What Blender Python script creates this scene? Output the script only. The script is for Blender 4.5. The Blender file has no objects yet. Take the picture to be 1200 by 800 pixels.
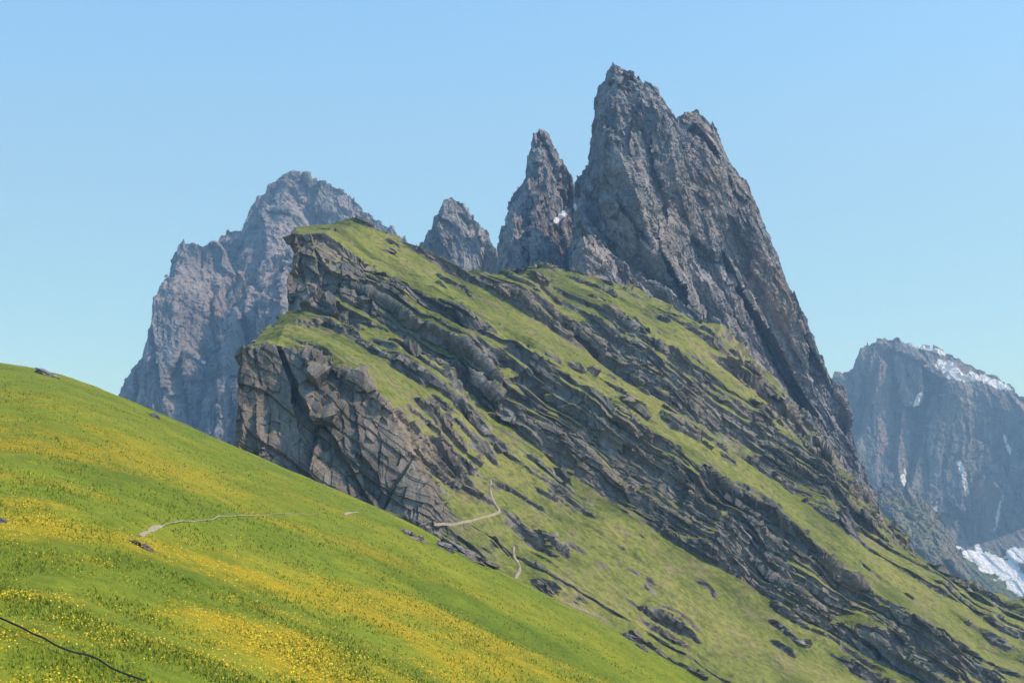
import bpy, math, numpy as np
rng=np.random.default_rng(7)
F=1648.0; PITCH=math.atan(200/F); CP,SP=math.cos(PITCH),math.sin(PITCH)
def W(px,py,D):
    px=np.asarray(px,float);py=np.asarray(py,float);D=np.asarray(D,float)
    x=(px-600)/F; yc=(400-py)/F
    Yd=CP-yc*SP; Zd=SP+yc*CP
    return np.stack([x/Yd*D, D+0*x, Zd/Yd*D],-1)
def PX(P):
    X,Y,Z=P[...,0],P[...,1],P[...,2]
    d=Y*CP+Z*SP; u=-Y*SP+Z*CP
    return 600+F*X/d, 400-F*u/d
# ---------- noise ----------
TAB=rng.random(65536).astype(np.float32)*2-1
def hh_(a,b,c,k=0): return TAB[((a*73856093)^(b*19349663)^(c*83492791)^((a*b+c)*2971)+k*7919)&65535]
def vn(x,y,z,sharp=0.0):
    x=np.asarray(x,float);y=y+0*x;z=z+0*x
    fx,fy,fz=np.floor(x),np.floor(y),np.floor(z)
    ix,iy,iz=fx.astype(np.int64),fy.astype(np.int64),fz.astype(np.int64)
    def sm(f):
        if sharp>0: f=np.clip((f-.5)*(1+sharp)+.5,0,1)
        return f*f*(3-2*f)
    wx,wy,wz=sm(x-fx),sm(y-fy),sm(z-fz)
    r=0
    for dx in (0,1):
        ax=wx if dx else 1-wx
        for dy in (0,1):
            ay=wy if dy else 1-wy
            for dz in (0,1):
                az=wz if dz else 1-wz
                r=r+hh_(ix+dx,iy+dy,iz+dz)*ax*ay*az
    return r
def facet(x,y,z,tilt=.9,off=.6):
    """fractured-rock noise: each irregular cell is its own tilted plane"""
    fx,fy,fz=np.floor(x-.5),np.floor(y-.5),np.floor(z-.5)
    ix,iy,iz=fx.astype(np.int64),fy.astype(np.int64),fz.astype(np.int64)
    best=np.full(x.shape,1e9); val=np.zeros(x.shape)
    for dx in (0,1):
        for dy in (0,1):
            for dz in (0,1):
                a,b,c=ix+dx,iy+dy,iz+dz
                h1,h2,h3=hh_(a,b,c,1),hh_(a,b,c,2),hh_(a,b,c,3)
                px=x-(a+.5+.42*h1); py=y-(b+.5+.42*h2); pz=z-(c+.5+.42*h3)
                d=px*px+py*py+pz*pz
                v=off*hh_(a,b,c,4)+tilt*(px*h2*1.3+pz*h3*1.3+py*h1)
                m=d<best; best=np.where(m,d,best); val=np.where(m,v,val)
    return val
def fbm(x,y,z,o=4,g=.5):
    r=0;a=1
    for i in range(o):
        r=r+a*vn(x+17.3*i,y+5.1*i,z+9.7*i); x,y,z=x*2.03,y*2.03,z*2.03; a*=g
    return r
def ridged(x,y,z,o=3,g=.5):
    r=0;a=1
    for i in range(o):
        r=r+a*(1-2*np.abs(vn(x+7.3*i,y+3.1*i,z+1.7*i))); x,y,z=x*2.1,y*2.1,z*2.1; a*=g
    return r
def beds(q,x,y,seed=0.):
    """layered strata: each bed juts out by its own amount, with a crisp step between beds"""
    return vn(x/35+seed,y/35,np.floor(q)*7.13+.5)+.5*hh_(np.floor(q).astype(np.int64),np.floor(q*0+seed).astype(np.int64),np.floor(x/28).astype(np.int64)*0+3)
def ss(x,a,b):
    t=np.clip((x-a)/(b-a),0,1); return t*t*(3-2*t)
def normals(P):
    a=np.gradient(P,axis=0); b=np.gradient(P,axis=1)
    n=np.cross(a,b); n/=np.linalg.norm(n,axis=-1,keepdims=True)+1e-9
    return n
def grid_mesh(name,P,mat,attrs={},smooth=True):
    nr,nc=P.shape[:2]
    me=bpy.data.meshes.new(name)
    me.vertices.add(nr*nc); me.vertices.foreach_set('co',P.reshape(-1).astype(np.float32))
    i=np.arange(nr*nc).reshape(nr,nc)
    q=np.stack([i[:-1,:-1],i[:-1,1:],i[1:,1:],i[1:,:-1]],-1).reshape(-1,4)
    n=len(q)
    me.loops.add(n*4); me.loops.foreach_set('vertex_index',q.reshape(-1).astype(np.int32))
    me.polygons.add(n); me.polygons.foreach_set('loop_start',(np.arange(n)*4).astype(np.int32))
    me.polygons.foreach_set('use_smooth',np.full(n,smooth))
    me.update(calc_edges=True)
    for k,v in attrs.items():
        a=me.attributes.new(k,'FLOAT','POINT'); a.data.foreach_set('value',np.asarray(v,np.float32).reshape(-1))
    me.materials.append(mat)
    o=bpy.data.objects.new(name,me); bpy.context.scene.collection.objects.link(o); return o
def resamp(pts,n,jit=0):
    pts=np.asarray(pts,float)
    d=np.r_[0,np.cumsum(np.linalg.norm(np.diff(pts,axis=0),axis=1))]
    t=np.linspace(0,d[-1],n)
    return np.stack([np.interp(t,d,pts[:,k]) for k in range(pts.shape[1])],-1)
# ---------- materials ----------
class NT:
    def __init__(s,name):
        s.m=bpy.data.materials.new(name); s.m.use_nodes=True; s.t=s.m.node_tree; s.n=s.t.nodes; s.l=s.t.links
        s.b=s.n['Principled BSDF']; s.b.inputs['Roughness'].default_value=.95; s.b.inputs['Specular IOR Level'].default_value=.1
        s.tc=s.n.new('ShaderNodeNewGeometry')
    def noise(s,scale,detail=5,rough=.6,stretch=(1,1,1),rot=(0,0,0),dist=0):
        mp=s.n.new('ShaderNodeMapping'); mp.inputs['Scale'].default_value=stretch; mp.inputs['Rotation'].default_value=rot
        s.l.new(s.tc.outputs['Position'],mp.inputs['Vector'])
        t=s.n.new('ShaderNodeTexNoise'); t.inputs['Scale'].default_value=scale; t.inputs['Detail'].default_value=detail
        t.inputs['Roughness'].default_value=rough; t.inputs['Distortion'].default_value=dist
        s.l.new(mp.outputs[0],t.inputs['Vector']); return t.outputs['Fac']
    def ramp(s,src,stops):
        r=s.n.new('ShaderNodeValToRGB'); e=r.color_ramp.elements
        while len(e)<len(stops): e.new(.5)
        for k,(p,c) in enumerate(stops):
            e[k].position=p; e[k].color=(*c,1) if len(c)==3 else c
        s.l.new(src,r.inputs[0]); return r.outputs[0]
    def mix(s,fac,a,b,mode='MIX'):
        m=s.n.new('ShaderNodeMix'); m.data_type='RGBA'; m.blend_type=mode
        for sock,v in ((m.inputs[0],fac),(m.inputs[6],a),(m.inputs[7],b)):
            if isinstance(v,(int,float)): sock.default_value=v
            elif isinstance(v,tuple): sock.default_value=(*v,1)
            else: s.l.new(v,sock)
        return m.outputs[2]
    def math(s,op,a,b=0,c=None):
        m=s.n.new('ShaderNodeMath'); m.operation=op
        for k,v in enumerate((a,b,c)):
            if v is None: continue
            if isinstance(v,(int,float)): m.inputs[k].default_value=v
            else: s.l.new(v,m.inputs[k])
        return m.outputs[0]
    def attr(s,name):
        a=s.n.new('ShaderNodeAttribute'); a.attribute_name=name; return a.outputs['Fac']
    def bump(s,h,strength,dist):
        b=s.n.new('ShaderNodeBump'); b.inputs['Strength'].default_value=strength; b.inputs['Distance'].default_value=dist
        s.l.new(h,b.inputs['Height']); s.l.new(b.outputs[0],s.b.inputs['Normal'])
    def col(s,c): s.l.new(c,s.b.inputs['Base Color'])
def bw(a,b): return [(a,(0,0,0)),(b,(1,1,1))]
def rock_mat(name,dark,mid,light,warm,gA,gB,gC,size=1.0,bumpd=1.2,dry=(.24,.19,.10)):
    s=NT(name)
    k=1/size
    n1=s.noise(.012*k,4,.6); n2=s.noise(.07*k,6,.72,(1,1,.4),(0,.3,0)); n3=s.noise(.5*k,4,.75)
    base=s.ramp(n2,[(.32,dark),(.5,mid),(.68,light)])
    base=s.mix(s.ramp(n1,bw(.43,.62)),base,s.mix(.75,base,warm))
    st=s.noise(.13*k,3,.65,(1,1,.12),(0,.25,0))
    base=s.mix(s.ramp(st,[(.36,(.7,.7,.7)),(.52,(0,0,0))]),base,dark)
    base=s.mix(.65,base,s.ramp(n3,[(.3,(.5,.5,.52)),(.7,(1.3,1.3,1.3))]),'MULTIPLY')
    g1=s.noise(.02*k,4,.6); g2=s.noise(.35*k,5,.75)
    gr=s.ramp(g1,[(.35,gA),(.5,gB),(.66,gC)])
    g3=s.noise(.06*k,5,.75,(1,.6,1.6),(0,.6,0))
    gr=s.mix(s.ramp(g3,[(.50,(0,0,0)),(.68,(.75,.75,.75))]),gr,dry)
    gr=s.mix(s.ramp(g3,[(.30,(.7,.7,.7)),(.44,(0,0,0))]),gr,gA)
    gr=s.mix(.85,gr,s.ramp(g2,[(.34,(.38,.42,.36)),(.6,(1.15,1.12,1.1))]),'MULTIPLY')
    ga=s.math('ADD',s.attr('grass'),s.math('MULTIPLY',s.math('SUBTRACT',g2,.5),2.1))
    c=s.mix(s.ramp(ga,bw(.42,.58)),base,gr)
    sn=s.math('ADD',s.attr('snow'),s.math('MULTIPLY',s.math('SUBTRACT',n2,.5),2.6))
    c=s.mix(s.ramp(sn,bw(.62,.70)),c,(.8,.83,.88))
    s.col(c)
    hh=s.math('ADD',s.math('MULTIPLY',n3,1.0),s.math('MULTIPLY',n2,2.0))
    s.bump(hh,.8,bumpd*size); return s.m
M_ridge=rock_mat('ridge_rock_and_grass',(.085,.072,.063),(.19,.165,.142),(.31,.275,.24),(.29,.21,.15),(.09,.105,.024),(.185,.195,.042),(.245,.23,.06),.8,.8)
M_tower=rock_mat('dolomite_rock',(.12,.112,.113),(.255,.235,.225),(.39,.36,.34),(.38,.285,.21),(.10,.115,.03),(.15,.155,.045),(.19,.18,.06),1.6,1.5)
M_far=rock_mat('distant_rock',(.11,.115,.125),(.205,.21,.22),(.33,.325,.33),(.33,.27,.25),(.12,.15,.06),(.16,.18,.07),(.19,.19,.09),4,1.5)  # rock colours shifted cool and bluish: some distance haze painted into the base colour
# ---------- towers ----------
def fin(name,pts,zb,kf,theta,amps,nS,nT,mat,seed=0,jag=1.0,snow=None,grassz=.80,gtop=None,scale=1.0):
    """mountain body: crest polyline, leaning front face and a back face"""
    C=np.array([W(p[0],p[1],p[2]) for p in pts]); C=resamp(C,nS)
    nb=30
    tb=np.linspace(1,0,nb,endpoint=False)**1.5; tf=np.linspace(0,1,nT)
    d_all=np.r_[-tb,tf]
    Hh=(C[:,2]-zb)[None,:]
    T=d_all[:,None]; d=np.abs(T)*Hh
    X=np.repeat(C[None,:,0],len(d_all),0).copy()
    Y=C[None,:,1]+np.where(T<0,.7*d,-kf*d)
    Z=C[None,:,2]-d
    th=math.radians(theta)
    sd=seed*31.7
    wx=fbm(X/(110*scale)+sd,Y/(110*scale),Z/(110*scale),2)*9*scale
    r=X*math.sin(th)+Z*math.cos(th)+wx
    l=X*math.cos(th)-Z*math.sin(th)
    A1,L1,A2,L2=amps
    disp=1.7*A1*ridged(r/L1+sd,Y/(L1*6),l/(L1*7),1)*ss(d,0,L1*.7)
    disp=disp+A2*1.0*ridged(r/(L2*1.3)+sd,Y/(L2*8),l/(L2*8),1)*ss(d,0,L2)
    disp=disp+A2*1.6*facet(r/(L2*1.5)+sd,Y*0+.5,l/(L2*5),1.2,.8)*ss(d,0,L2)
    disp=disp+A2*.95*facet(r/(L2*.6)+sd,Y*0+.5,l/(L2*2.4),1.1,.8)*ss(d,0,L2*.6)
    bed=Z/(9*scale)+.18*X/(9*scale)+wx*.05
    disp=disp+2.4*scale*vn(r/(22*scale),Y/(60*scale)+sd,bed*.45,3)*ss(d,0,12*scale)
    Y=Y-disp*np.where(T<0,.3,1.0)
    P=np.stack([X,Y,Z],-1)
    n=normals(P)
    if n[nb+nT//2,:,1].mean()>0: n=-n
    rr=r/scale; ll=l/scale; yy=Y/scale
    m=2.4*facet(rr/8+sd,yy/11,ll/22,1,.8)+1.3*facet(rr/3.6,yy/5+sd,ll/9,1,.8)+.7*facet(rr/1.8,yy/2+sd,ll/3.4,1,.8)+.5*ridged(rr/12,yy/12,ll/25,2)+.6*beds(bed*1.7,rr,yy,sd)
    m=m*jag*scale
    P=P+n*m[...,None]*np.array([.7,1,.7])
    P[...,2]+=(2.8*jag*scale*facet(X/(9*scale)+sd,Y*0+.5,Z*0+.5,1.2,.6)+1.2*jag*scale*facet(X/(3.5*scale)+sd,Y*0+.5,Z*0+.5,1.2,.6))*(1-ss(d,0,25*scale))
    n=normals(P)
    if n[nb+nT//2,:,1].mean()>0: n=-n
    g=ss(n[...,2],grassz-.2,grassz+.12)
    if gtop is not None: g=g*ss(gtop-P[...,2],0,60)
    else: g=g*0
    sn=np.zeros(g.shape)
    if snow:
        px,py=PX(P)
        for (sx,sy,rx,ry,ang) in snow:
            a=math.radians(ang); dx,dy=px-sx,py-sy
            uu=(dx*math.cos(a)+dy*math.sin(a))/rx; vv=(-dx*math.sin(a)+dy*math.cos(a))/ry
            sn=np.maximum(sn,1.1*np.exp(-(uu*uu+vv*vv)*.7))
    return grid_mesh(name,P,mat,{'grass':g,'snow':sn},smooth=False),P
def C3(l,D): return [(a,b,D) for a,b in l]
def group(name,objs):
    e=bpy.data.objects.new(name,None); bpy.context.scene.collection.objects.link(e)
    for o in objs: o.parent=e
    return e
t1,_=fin('spire',C3([(560,420),(577,345),(583,300),(592,262),(604,228),(614,203),(622,172),(632,150),(641,158),(652,178),(668,203),(676,235),(690,280),(720,380)],1150),-80,.45,80,(20,60,8,24),330,300,M_tower,1,snow=[(657,254,16,4,-38)])
t2,_=fin('main_summit',C3([(640,420),(668,320),(674,240),(676,205),(690,186),(696,150),(697,122),(703,96),(716,74),(733,79),(752,92),(768,104),(782,125),(794,146),(808,210),(850,310),(885,390),(930,490),(980,600)],1040),-80,.38,70,(34,75,11,30),620,560,M_tower,2,snow=[(664,250,13,4,-42)],gtop=150)
t3,_=fin('east_wall',C3([(720,300),(745,200),(765,158),(788,142),(803,131),(817,128),(832,142),(846,168),(858,192),(875,216),(893,252),(907,290),(922,326),(940,365),(955,402),(972,438),(990,458),(994,490),(1005,530),(1018,565),(1033,605),(1050,635),(1078,668),(1110,700)],1110),-80,.3,64,(32,85,9,30),620,560,M_tower,3,jag=.8)
t4,_=fin('front_buttress',C3([(640,370),(668,330),(676,290),(684,270),(700,284),(722,302),(760,328),(800,352),(845,380),(868,398),(880,425),(905,470),(940,520),(980,590),(1010,640)],920),-80,.5,50,(14,50,7,18),500,300,M_tower,4,gtop=170,grassz=.72)
t5,_=fin('lower_buttress',C3([(880,520),(893,478),(915,468),(940,478),(962,500),(985,535),(1005,570),(1025,605),(1050,640),(1080,672),(1100,700)],880),-90,.5,58,(11,40,6,18),330,260,M_tower,5,gtop=120,grassz=.7)
group('rock_towers',[t1,t2,t3,t4,t5])
p1,_=fin('small_peak',C3([(440,420),(484,298),(500,272),(512,252),(521,236),(530,231),(541,238),(552,250),(566,264),(580,284),(600,330),(640,420)],1700),-50,.5,80,(26,90,10,35),240,260,M_tower,6,jag=.9,scale=1.3)
p1.name='rock_peak'
s=3.0
m1,_=fin('summit',C3([(120,560),(150,470),(152,440),(180,400),(215,340),(262,272),(284,268),(296,240),(310,222),(326,210),(341,200),(362,204),(384,214),(404,222),(418,238),(436,250),(455,264),(472,280),(484,296),(520,340),(580,450)],3000),-100,.45,78,(100,300,32,100),620,480,M_far,7,scale=s,jag=.9)
m2,_=fin('west_buttress',C3([(125,560),(148,470),(150,448),(166,420),(186,398),(192,376),(193,352),(198,318),(206,296),(220,281),(238,284),(250,280),(262,290),(276,330),(300,380),(330,470)],2820),-100,.28,80,(55,200,26,80),360,380,M_far,8,scale=s,snow=[(238,424,6,3,20)],jag=.8)
m3,_=fin('south_buttress',C3([(230,520),(252,400),(268,352),(290,318),(318,300),(345,290),(375,262),(400,270),(430,320),(470,420)],2700),-100,.35,75,(50,170,24,70),330,300,M_far,9,scale=s,jag=.8)
group('rocky_massif',[m1,m2,m3])
r1,_=fin('summit',C3([(940,520),(980,436),(1000,432),(1008,412),(1020,398),(1038,396),(1058,399),(1082,404),(1112,412),(1145,430),(1172,444),(1192,458),(1230,470),(1300,500),(1400,560)],4200),-400,.5,88,(100,330,38,120),520,480,M_far,10,scale=s*1.2,jag=.7,snow=[(1112,432,18,7,25),(1085,408,36,3,14),(1165,449,34,5,22),(1125,442,26,4,8),(1060,560,4,14,10),(1180,520,3,18,-20),(1075,470,3,14,20),(1130,560,3,24,-15),(1095,600,4,20,15),(1170,600,3,22,12)],gtop=-60)
r2,_=fin('spur',C3([(960,640),(1000,590),(1030,566),(1060,570),(1085,585),(1105,612),(1125,645),(1148,680),(1180,720)],2600),-300,.6,60,(45,170,18,60),300,260,M_far,11,scale=2,gtop=60,grassz=.6)
r3,_=fin('scree_slope',C3([(1060,640),(1090,630),(1130,640),(1165,632),(1200,618),(1260,590),(1350,580)],3300),-420,1.6,70,(16,200,6,60),260,200,M_far,12,scale=2,jag=.3,snow=[(1160,660,44,11,25),(1190,680,36,14,35),(1195,650,18,9,10),(1140,632,6,28,-30)],gtop=-60,grassz=.6)
group('distant_massif',[r1,r2,r3])
# ---------- grassy ridge ----------
cols=dict(
P1=[(271,522),(300,545),(350,572),(410,592),(470,613),(510,614),(570,650),(650,710),(750,780),(880,860),(1040,940),(1250,1020)],
P2=[(286,412),(322,402),(368,412),(420,440),(458,483),(520,590),(600,640),(690,700),(790,765),(920,840),(1080,920),(1280,1000)],
P3=[(332,368),(360,366),(410,382),(470,400),(540,442),(610,502),(700,572),(790,632),(890,693),(1000,763),(1140,845),(1320,925)],
P4=[(344,275),(380,275),(425,318),(500,352),(570,398),(650,448),(740,505),(840,562),(930,620),(1020,690),(1150,775),(1340,860)],
P5=[(347,268),(412,262),(460,282),(530,325),(600,362),(690,415),(790,480),(880,545),(960,605),(1045,665),(1170,740),(1350,810)],
P6=[(350,272),(414,268),(470,290),(545,335),(625,322),(700,352),(800,416),(895,484),(975,564),(1050,643),(1175,724),(1355,780)],
P7=[(352,280),(420,275),(480,300),(580,345),(660,318),(740,340),(840,392),(915,460),(1000,572),(1075,665),(1180,708),(1360,745)])
dep=dict(P1=405,P2=413,P3=500,P4=515,P5=620,P6=640,P7=780)
Ls=[]
p0=W(*np.array(cols['P1']).T,400); p0[:,2]-=60; p0[:,1]-=15; Ls.append(p0)
for k in ('P1','P2','P3','P4','P5','P6','P7'):
    Ls.append(W(*np.array(cols[k]).T,dep[k]))
p8=W(*(np.array(cols['P7']).T+np.array([[0],[6]])),1020); Ls.append(p8)
p9=p8.copy(); p9[:,1]+=300; p9[:,2]-=200; Ls.append(p9)
Ls=np.array(Ls)
left=Ls[:,:1].copy(); left[...,0]+=60; left[...,1]+=160; left[...,2]-=90
Ls=np.concatenate([left,Ls],1)
nS=1150
cs=np.array([0,.03]+list(.03+.97*np.cumsum([30,58,66,60,80,90,105,110,115,140,200])/1054.))
S=np.linspace(0,1,nS)
LL=np.stack([np.stack([np.interp(S,cs,L[:,k]) for k in range(3)],-1) for L in Ls])
rows=[30,140,150,130,110,90,150,20,20]
P=[];RB=[]
for i,nrow in enumerate(rows):
    t=np.linspace(0,1,nrow,endpoint=False)[:,None,None]
    P.append(LL[i][None]*(1-t)+LL[i+1][None]*t); RB+= [i]*nrow
P.append(LL[-1][None]); P=np.concatenate(P,0); RB=np.array(RB+[8])
def blur(A,ax,n):
    for _ in range(n):
        B=A.copy(); sl=[slice(None)]*A.ndim; s1=sl.copy(); s2=sl.copy(); s0=sl.copy()
        s0[ax]=slice(1,-1); s1[ax]=slice(0,-2); s2[ax]=slice(2,None)
        B[tuple(s0)]=.5*A[tuple(s0)]+.25*A[tuple(s1)]+.25*A[tuple(s2)]; A=B
    return A
P=blur(P,0,6)
X,Y,Z=P[...,0],P[...,1],P[...,2]
a=math.radians(36)
q=X*math.sin(a)+Z*math.cos(a); l=X*math.cos(a)-Z*math.sin(a)
wq=fbm(X/60,Y/60,Z/60,4)
Q=q+.30*Y+5*wq
edge=ss(S,.03,.09)[None,:]
riser=np.isin(RB,[1,3,5]).astype(float)[:,None]*np.ones((1,nS)); riser=blur(riser,0,20)
cliff=((RB==1)[:,None]*(1-ss(S,.27,.36))[None,:]+(RB==3)[:,None]*(1-ss(S,.10,.17))[None,:]).astype(float); cliff=blur(cliff,0,10)
b1=vn(l/190,Q/17,Y/260+3,3.0); b2=vn(l/80+4,Q/7.5,Y/120,2.5); b3=vn(l/30,Q/3.2+7,Y/40,2.0); b4=vn(l/14,Q/6,Y/14+9,1.5)
b5=ss(vn(l/16+3,Q/4,Y/14),.28,.45)*ss(fbm(X/40+9,Y/40,Z/40,3),-.05,.3)   # small outcrops breaking through the turf
na=fbm(X/70+5,Y/70,Z/70,4,.6)
amp=.22+.68*ss(na,-.15,.65)
amp=np.maximum(amp,riser*.75)
farf=1+.5*ss(Y,560,800)
disp=(5.5*b1*amp+3.8*b2*amp+1.6*b3*amp+1.6*b4*ss(na,-.2,.5)+2.8*b5*(1-riser))*farf
disp=disp*(.3+.7*edge)*(1-.85*cliff)
disp+= (riser*(1-.5*cliff)+.10)*5*ridged(l/45+.2*wq,Y/200,Q/60,2)*(.4+.6*edge)
PXx,PYy=PX(P)
calm=np.exp(-(((PXx-570)/80)**2+((PYy-600)/48)**2))
calm=np.maximum(calm,np.exp(-(((PXx-640)/95)**2+((PYy-680)/42)**2)))
calm=np.maximum(calm,.6*np.exp(-(((PXx-400)/60)**2+((PYy-395)/14)**2)))
disp*=1-.85*calm*(1-cliff)
P=P+disp[...,None]*np.array([.1,-.75,.5])
P[...,2]+=1.0*fbm(X/22,Y/22,Z/22,3)
n=normals(P)
if n[...,2].mean()<0: n=-n
nzs=blur(blur(n[...,2],0,2),1,2)
rock=1-ss(nzs+.17*fbm(X/14,Y/14,Z/14,4,.6),.45,.60)
rock=np.maximum(rock,cliff*ss(1-nzs,.3,.5))
bq=Q/3.2
mb=1.6*facet(l/26,Y/10,Q/6.0,1,.8)+1.1*beds(bq,l*.6,Y*.6,2.)+.9*facet(l/9,Y/4,Q/3.0,1,.8)+.55*facet(l/3.4,Y/2,Q/1.5,1,.8)+.3*beds(Q/1.4,l*1.5,Y*1.5,5.)
mc=4.6*facet((X+.25*Z)/17,Y/20,Z/46,1.1,.8)+1.8*facet((X+.22*Z)/7,Y/9,Z/20,1,.8)+.7*facet(X/2.6,Y/2.8,Z/5,1,.8)+1.2*beds(Q/5,l*.6,Y*.6,7.)+.35*beds(Q/1.6,l*2,Y*2,9.)
m=mb*(1-cliff)+mc*cliff
P=P+n*(m*rock+.28*fbm(X/2.5,Y/2.5,Z/2.5,2)*(1-rock))[...,None]
n=normals(P)
if n[...,2].mean()<0: n=-n
g=1-rock
g=np.maximum(g,ss(n[...,2],.60,.80)*.85)
g=g*ss(n[...,2],.35,.6)
grass_ridge=grid_mesh('grassy_mountain_ridge',P,M_ridge,{'grass':g,'snow':0*g},smooth=False)
P_ridge=P
# ---------- meadow ----------
sil=np.array([(-900,180),(-400,330),(-100,405),(0,425),(60,433),(145,466),(200,490),(270,521),(400,576),(480,611),(560,655),(640,696),(700,727),(760,760),(830,801),(1000,900),(1300,1080),(2000,1500)],float)
sv=W(sil[:,0],sil[:,1],1.0); SU,SV=sv[:,0],sv[:,2]
uu=np.linspace(SU[0],SU[-1],600); vv=np.interp(uu,SU,SV)
for _ in range(60): vv[1:-1]=.5*vv[1:-1]+.25*vv[2:]+.25*vv[:-2]
YC=330.
def meadowZ(X,Y):
    v=np.interp(X/np.maximum(Y,1),uu,vv)
    h=1.7+16.5*ss(Y,0,60)
    z=Y*v-h*np.clip(1-Y/YC,0,1)**1.35
    ov=np.maximum(Y-YC,0); z=z-.005*ov**2
    return z+.8*fbm(X/30,Y/30,0*X,3)*ss(Y,20,60)*(1-ss(Y,250,330)*.6)
us=np.linspace(-.95,.75,900); ys=np.r_[np.geomspace(3,YC,620),np.linspace(YC+2,YC+130,50)]
YY,UU=np.meshgrid(ys,us,indexing='ij'); XX=UU*YY
ZZ=meadowZ(XX,YY)+.15*fbm(XX/4,YY/4,0*XX,3)
Pm=np.stack([XX,YY,ZZ],-1)
FL_ANG=math.radians(-55)
def flower_density(X,Y):
    c,s_=math.cos(FL_ANG),math.sin(FL_ANG)
    u=(X*c-Y*s_); w=(X*s_+Y*c)
    wp=4*fbm(X/25,Y/25,0*X+2,3)
    n1=.8*fbm((u+wp)/60+3,(w+wp)/6,0*X,4,.65)+.45*fbm(X/16,Y/16,0*X+4,4,.7)
    near=1-ss(Y,115,240)
    return np.clip(1.0*ss(n1,-.45,.95)*near+ .3*ss(n1,.2,1.0)*(1-ss(Y,220,330)),0,1)
M=NT('meadow_grass')
g1=M.noise(.03,4,.6,(1,1,1)); g2=M.noise(.9,5,.75); g3=M.noise(.18,4,.6,(1,.5,1))
c=M.ramp(g1,[(.33,(.125,.16,.012)),(.5,(.18,.205,.016)),(.68,(.235,.23,.02))])
c=M.mix(.7,c,M.ramp(g3,[(.35,(.68,.75,.65)),(.65,(1.15,1.1,1.0))]),'MULTIPLY')
c=M.mix(.6,c,M.ramp(g2,[(.35,(.5,.55,.5)),(.62,(1.15,1.15,1.1))]),'MULTIPLY')
fy=M.math('MULTIPLY',M.attr('flowers'),M.ramp(g2,[(.38,(.3,.3,.3)),(.6,(1,1,1))]))
c=M.mix(M.math('MULTIPLY',fy,.8),c,(.40,.25,.012))
M.col(c); M.bump(g2,.7,.35)
meadow=grid_mesh('meadow',Pm,M.m,{'flowers':flower_density(XX,YY)})
def soup(name,V,Fc,mat,attrs={}):
    nf,k=Fc.shape
    me=bpy.data.meshes.new(name); me.vertices.add(len(V)); me.vertices.foreach_set('co',V.reshape(-1).astype(np.float32))
    me.loops.add(nf*k); me.loops.foreach_set('vertex_index',Fc.reshape(-1).astype(np.int32))
    me.polygons.add(nf); me.polygons.foreach_set('loop_start',(np.arange(nf)*k).astype(np.int32)); me.update(calc_edges=True)
    for kk,v in attrs.items():
        at=me.attributes.new(kk,'FLOAT','POINT'); at.data.foreach_set('value',np.asarray(v,np.float32))
    me.materials.append(mat); o=bpy.data.objects.new(name,me); bpy.context.scene.collection.objects.link(o); return o
def scatter(N,y0,y1):
    Y=1/(rng.random(N)*(1/y0-1/y1)+1/y1); U=rng.uniform(-.42,.45,N); X=U*Y
    return X,Y
N=260000
X,Y=scatter(N,45,320); Z=meadowZ(X,Y)
h=rng.uniform(.08,.26,N)*(.7+.3*ss(Y,60,200)); wd=h*rng.uniform(.25,.5,N); az=rng.uniform(0,math.pi,N)
lx,ly=rng.normal(0,.35,N)*h,rng.normal(0,.35,N)*h
V=np.stack([np.stack([X-wd*np.cos(az),Y-wd*np.sin(az),Z-.05],-1),np.stack([X+wd*np.cos(az),Y+wd*np.sin(az),Z-.05],-1),np.stack([X+lx,Y+ly,Z+h],-1)],1).reshape(-1,3)
G=NT('grass_blades'); tv=G.attr('tint')
G.col(G.ramp(tv,[(0,(.09,.125,.01)),(.5,(.175,.205,.016)),(1,(.28,.27,.03))]))
soup('meadow_grass',V,np.arange(N*3).reshape(N,3),G.m,{'tint':np.repeat(rng.random(N),3)})
N=460000
X,Y=scatter(N,45,300); keep=rng.random(N)<flower_density(X,Y)**1.15*.62+.015; X,Y=X[keep],Y[keep]; N=len(X)
Z=meadowZ(X,Y)+rng.uniform(.12,.3,N); r=rng.uniform(.02,.055,N)
a6=np.arange(5)*2*math.pi/5
ring=np.stack([np.cos(a6),np.sin(a6)],-1)
tx,ty=rng.normal(0,.35,N),rng.normal(.35,.35,N)
V=np.stack([X[:,None]+r[:,None]*ring[:,0],Y[:,None]+r[:,None]*ring[:,1],Z[:,None]+(tx[:,None]*ring[:,0]+ty[:,None]*ring[:,1])*r[:,None]],-1).reshape(-1,3)
Fm=NT('flower_petals'); Fm.col(Fm.ramp(Fm.attr('tint'),[(0,(.55,.31,.01)),(.7,(.66,.44,.015)),(1,(.7,.58,.06))]))
soup('meadow_flowers',V,np.arange(N*5).reshape(N,5),Fm.m,{'tint':np.repeat(rng.random(N),5)})
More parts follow.
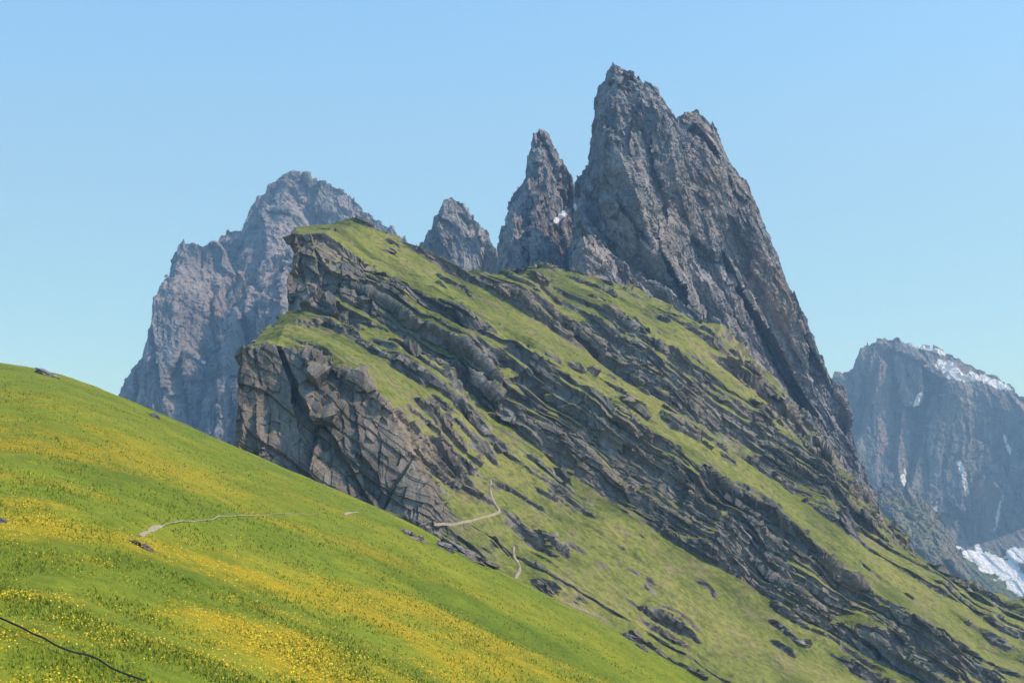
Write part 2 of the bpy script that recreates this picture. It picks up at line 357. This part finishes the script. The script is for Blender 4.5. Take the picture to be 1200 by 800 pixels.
# ---------- paths ----------
D=NT('trodden_dirt'); dn=D.noise(1.2,4,.7); D.col(D.ramp(dn,[(.3,(.22,.175,.11)),(.7,(.42,.34,.24))])); D.bump(dn,.6,.2)
pr=PX(P_ridge[:740]); prx,pry=pr[0].ravel(),pr[1].ravel(); Prf=P_ridge[:740].reshape(-1,3)
pm=PX(Pm[100:625]); pmx,pmy=pm[0].ravel(),pm[1].ravel(); Pmf=Pm[100:625].reshape(-1,3)
def place(surf,px,py):
    x,y,Pf=(prx,pry,Prf) if surf=='r' else (pmx,pmy,Pmf)
    dd=(x-px)**2+(y-py)**2; m=dd<max(9,dd.min()*2); idx=np.where(m)[0]
    return Pf[idx[np.argmin(Pf[idx,1])]]
def path(name,surf,pts,w,th=.04,mat=None):
    q=resamp(pts,max(4,int(sum(np.hypot(*(np.array(b)-np.array(a))) for a,b in zip(pts[:-1],pts[1:]))/3)))
    c=np.array([place(surf,*p) for p in q])
    for _ in range(2): c[1:-1]=.5*c[1:-1]+.25*c[2:]+.25*c[:-2]
    tg=np.gradient(c,axis=0)[:,:2]; tg/=np.linalg.norm(tg,axis=1,keepdims=True)+1e-6
    nn=np.stack([-tg[:,1],tg[:,0],0*tg[:,0]],-1)
    ii=np.arange(len(c))
    ww=w*(1+.6*vn(ii*.7,0.,0.))[:,None]*(.35+.65*np.sin(np.pi*(ii+.5)/len(c)))[:,None]**.4
    up=np.array([0,0,1.])
    if surf=='m':
        rowsP=[]
        for o in (-1,-.5,0,.5,1):
            pp=c+nn*ww*.5*o; pp[:,2]=meadowZ(pp[:,0],pp[:,1])+.10+th*(1-abs(o)); rowsP.append(pp)
    else:
        rowsP=[c-nn*ww*.5-up*.5,c-nn*ww*.4+up*.3,c+nn*ww*.4+up*.3,c+nn*ww*.5-up*.5]
    return grid_mesh(name,np.array(rowsP),mat or D.m)
path('footpath','m',[(166,626),(172,622),(182,617),(192,614)],.4)
path('footpath','m',[(192,614),(200,613),(235,608),(280,604),(330,600),(370,600)],.12)
path('footpath','m',[(404,601),(412,598),(420,597)],.5)
path('footpath','r',[(511,615),(530,612),(552,607),(572,602),(588,598),(580,588),(577,575),(578,562)],.8)
path('footpath','r',[(598,682),(603,675),(611,665),(609,657),(601,650),(605,640)],.8)
path('footpath','r',[(660,702),(680,710),(695,716),(705,720),(715,730)],.3)
Kd=NT('dark_cable'); Kd.b.inputs['Base Color'].default_value=(.03,.03,.03,1)
def cable(pts):
    q=resamp(pts,60); c=np.array([place('m',*p) for p in q]); 
    for _ in range(6): c[1:-1]=.5*c[1:-1]+.25*c[2:]+.25*c[:-2]
    c[:,2]+=.35
    rr=.05; A=np.linspace(0,2*math.pi,9)
    return grid_mesh('cable',np.array([c+np.array([0,rr*math.cos(t),rr*math.sin(t)]) for t in A]),Kd.m)
cable([(-20,722),(20,740),(60,760),(110,780),(170,806)])
# ---------- outcrops ----------
import bmesh
def outcrop(surf,px,py,wpx,hpx,seed):
    c=place(surf,px,py); sc=c[1]/F
    bm=bmesh.new(); bmesh.ops.create_icosphere(bm,subdivisions=5,radius=1)
    co=np.array([v.co[:] for v in bm.verts])
    k=1+.35*facet(co[:,0]*1.2+seed*5,co[:,1]*1.2,co[:,2]*1.6,1,.7)+.18*facet(co[:,0]*3+seed,co[:,1]*3,co[:,2]*4,1,.8)
    co=co*k[:,None]*np.array([wpx*sc*.5,wpx*sc*.4,hpx*sc*.6])
    t=math.radians(-25); co=np.stack([co[:,0]*math.cos(t)-co[:,2]*math.sin(t),co[:,1],co[:,2]*math.cos(t)+co[:,0]*math.sin(t)],-1)
    for v,p in zip(bm.verts,co): v.co=p
    me=bpy.data.meshes.new('rock_outcrop'); bm.to_mesh(me); bm.free()
    me.materials.append(M_ridge); o=bpy.data.objects.new('rock_outcrop',me); o.location=c; bpy.context.scene.collection.objects.link(o)
for i,(sf,x,y,w,h) in enumerate([('m',168,638,26,6),('m',4,611,16,7),('m',56,437,30,6),('m',182,486,12,6),('m',740,745,22,9),('m',752,757,16,6),('m',485,628,26,9),('m',545,648,60,14),
    ('m',520,640,26,8)]):
    outcrop(sf,x,y,w,h,i)
# ---------- valley ground to the horizon ----------
V_=NT('valley_ground'); vn1=V_.noise(.002,6,.6); V_.col(V_.ramp(vn1,[(.35,(.05,.08,.03)),(.65,(.12,.15,.06))]))
gx=np.linspace(-40000,40000,60); gy=np.linspace(-20000,60000,60); GY,GX=np.meshgrid(gy,gx,indexing='ij')
grid_mesh('valley_ground',np.stack([GX,GY,-450+40*vn(GX/3000,GY/3000,0*GX)],-1),V_.m)
# ---------- air: real haze volume ----------
bm=bmesh.new(); bmesh.ops.create_cube(bm,size=1)
for v in bm.verts: v.co=(v.co.x*16000,v.co.y*10000+4600,v.co.z*3200+1000)
me=bpy.data.meshes.new('hazy_air'); bm.to_mesh(me); bm.free()
hz=bpy.data.materials.new('hazy_air'); hz.use_nodes=True; t=hz.node_tree; t.nodes.remove(t.nodes['Principled BSDF'])
vs=t.nodes.new('ShaderNodeVolumeScatter'); vs.inputs['Color'].default_value=(.38,.66,1,1); vs.inputs['Density'].default_value=1.6e-4; vs.inputs['Anisotropy'].default_value=.2
t.links.new(vs.outputs[0],t.nodes['Material Output'].inputs['Volume']); me.materials.append(hz)
ho=bpy.data.objects.new('hazy_air',me); bpy.context.scene.collection.objects.link(ho)
# ---------- light ----------
sv_=np.array([.68,-.22,.75]); sv_/=np.linalg.norm(sv_)
el=math.asin(sv_[2]); azm=math.atan2(sv_[0],sv_[1])
w=bpy.data.worlds.new('World'); bpy.context.scene.world=w; w.use_nodes=True
sk=w.node_tree.nodes.new('ShaderNodeTexSky'); sk.sky_type='NISHITA'; sk.sun_disc=False; sk.sun_elevation=el; sk.sun_rotation=azm
sk.altitude=300; sk.air_density=1.0; sk.dust_density=1.0; sk.ozone_density=1.0
bg=w.node_tree.nodes['Background']; bg.inputs[1].default_value=.15
mx=w.node_tree.nodes.new('ShaderNodeMix'); mx.data_type='RGBA'; mx.blend_type='MULTIPLY'; mx.inputs[0].default_value=1; mx.inputs[7].default_value=(.98,1.72,2.4,1)
w.node_tree.links.new(sk.outputs[0],mx.inputs[6]); w.node_tree.links.new(mx.outputs[2],bg.inputs[0])
L=bpy.data.lights.new('sun','SUN'); L.energy=5; L.angle=math.radians(.5); L.color=(1,.94,.84)
lo=bpy.data.objects.new('sun',L); bpy.context.scene.collection.objects.link(lo)
from mathutils import Vector
lo.rotation_euler=Vector(tuple(sv_)).to_track_quat('Z','Y').to_euler()
cam=bpy.data.cameras.new('camera'); co=bpy.data.objects.new('camera',cam); bpy.context.scene.collection.objects.link(co)
cam.sensor_width=36; cam.lens=36*F/1200; cam.clip_end=100000; cam.clip_start=.5
co.rotation_euler=(math.pi/2+PITCH,0,0); bpy.context.scene.camera=co
sc=bpy.context.scene; sc.view_settings.view_transform='Standard'; sc.view_settings.look='None'; sc.view_settings.exposure=0
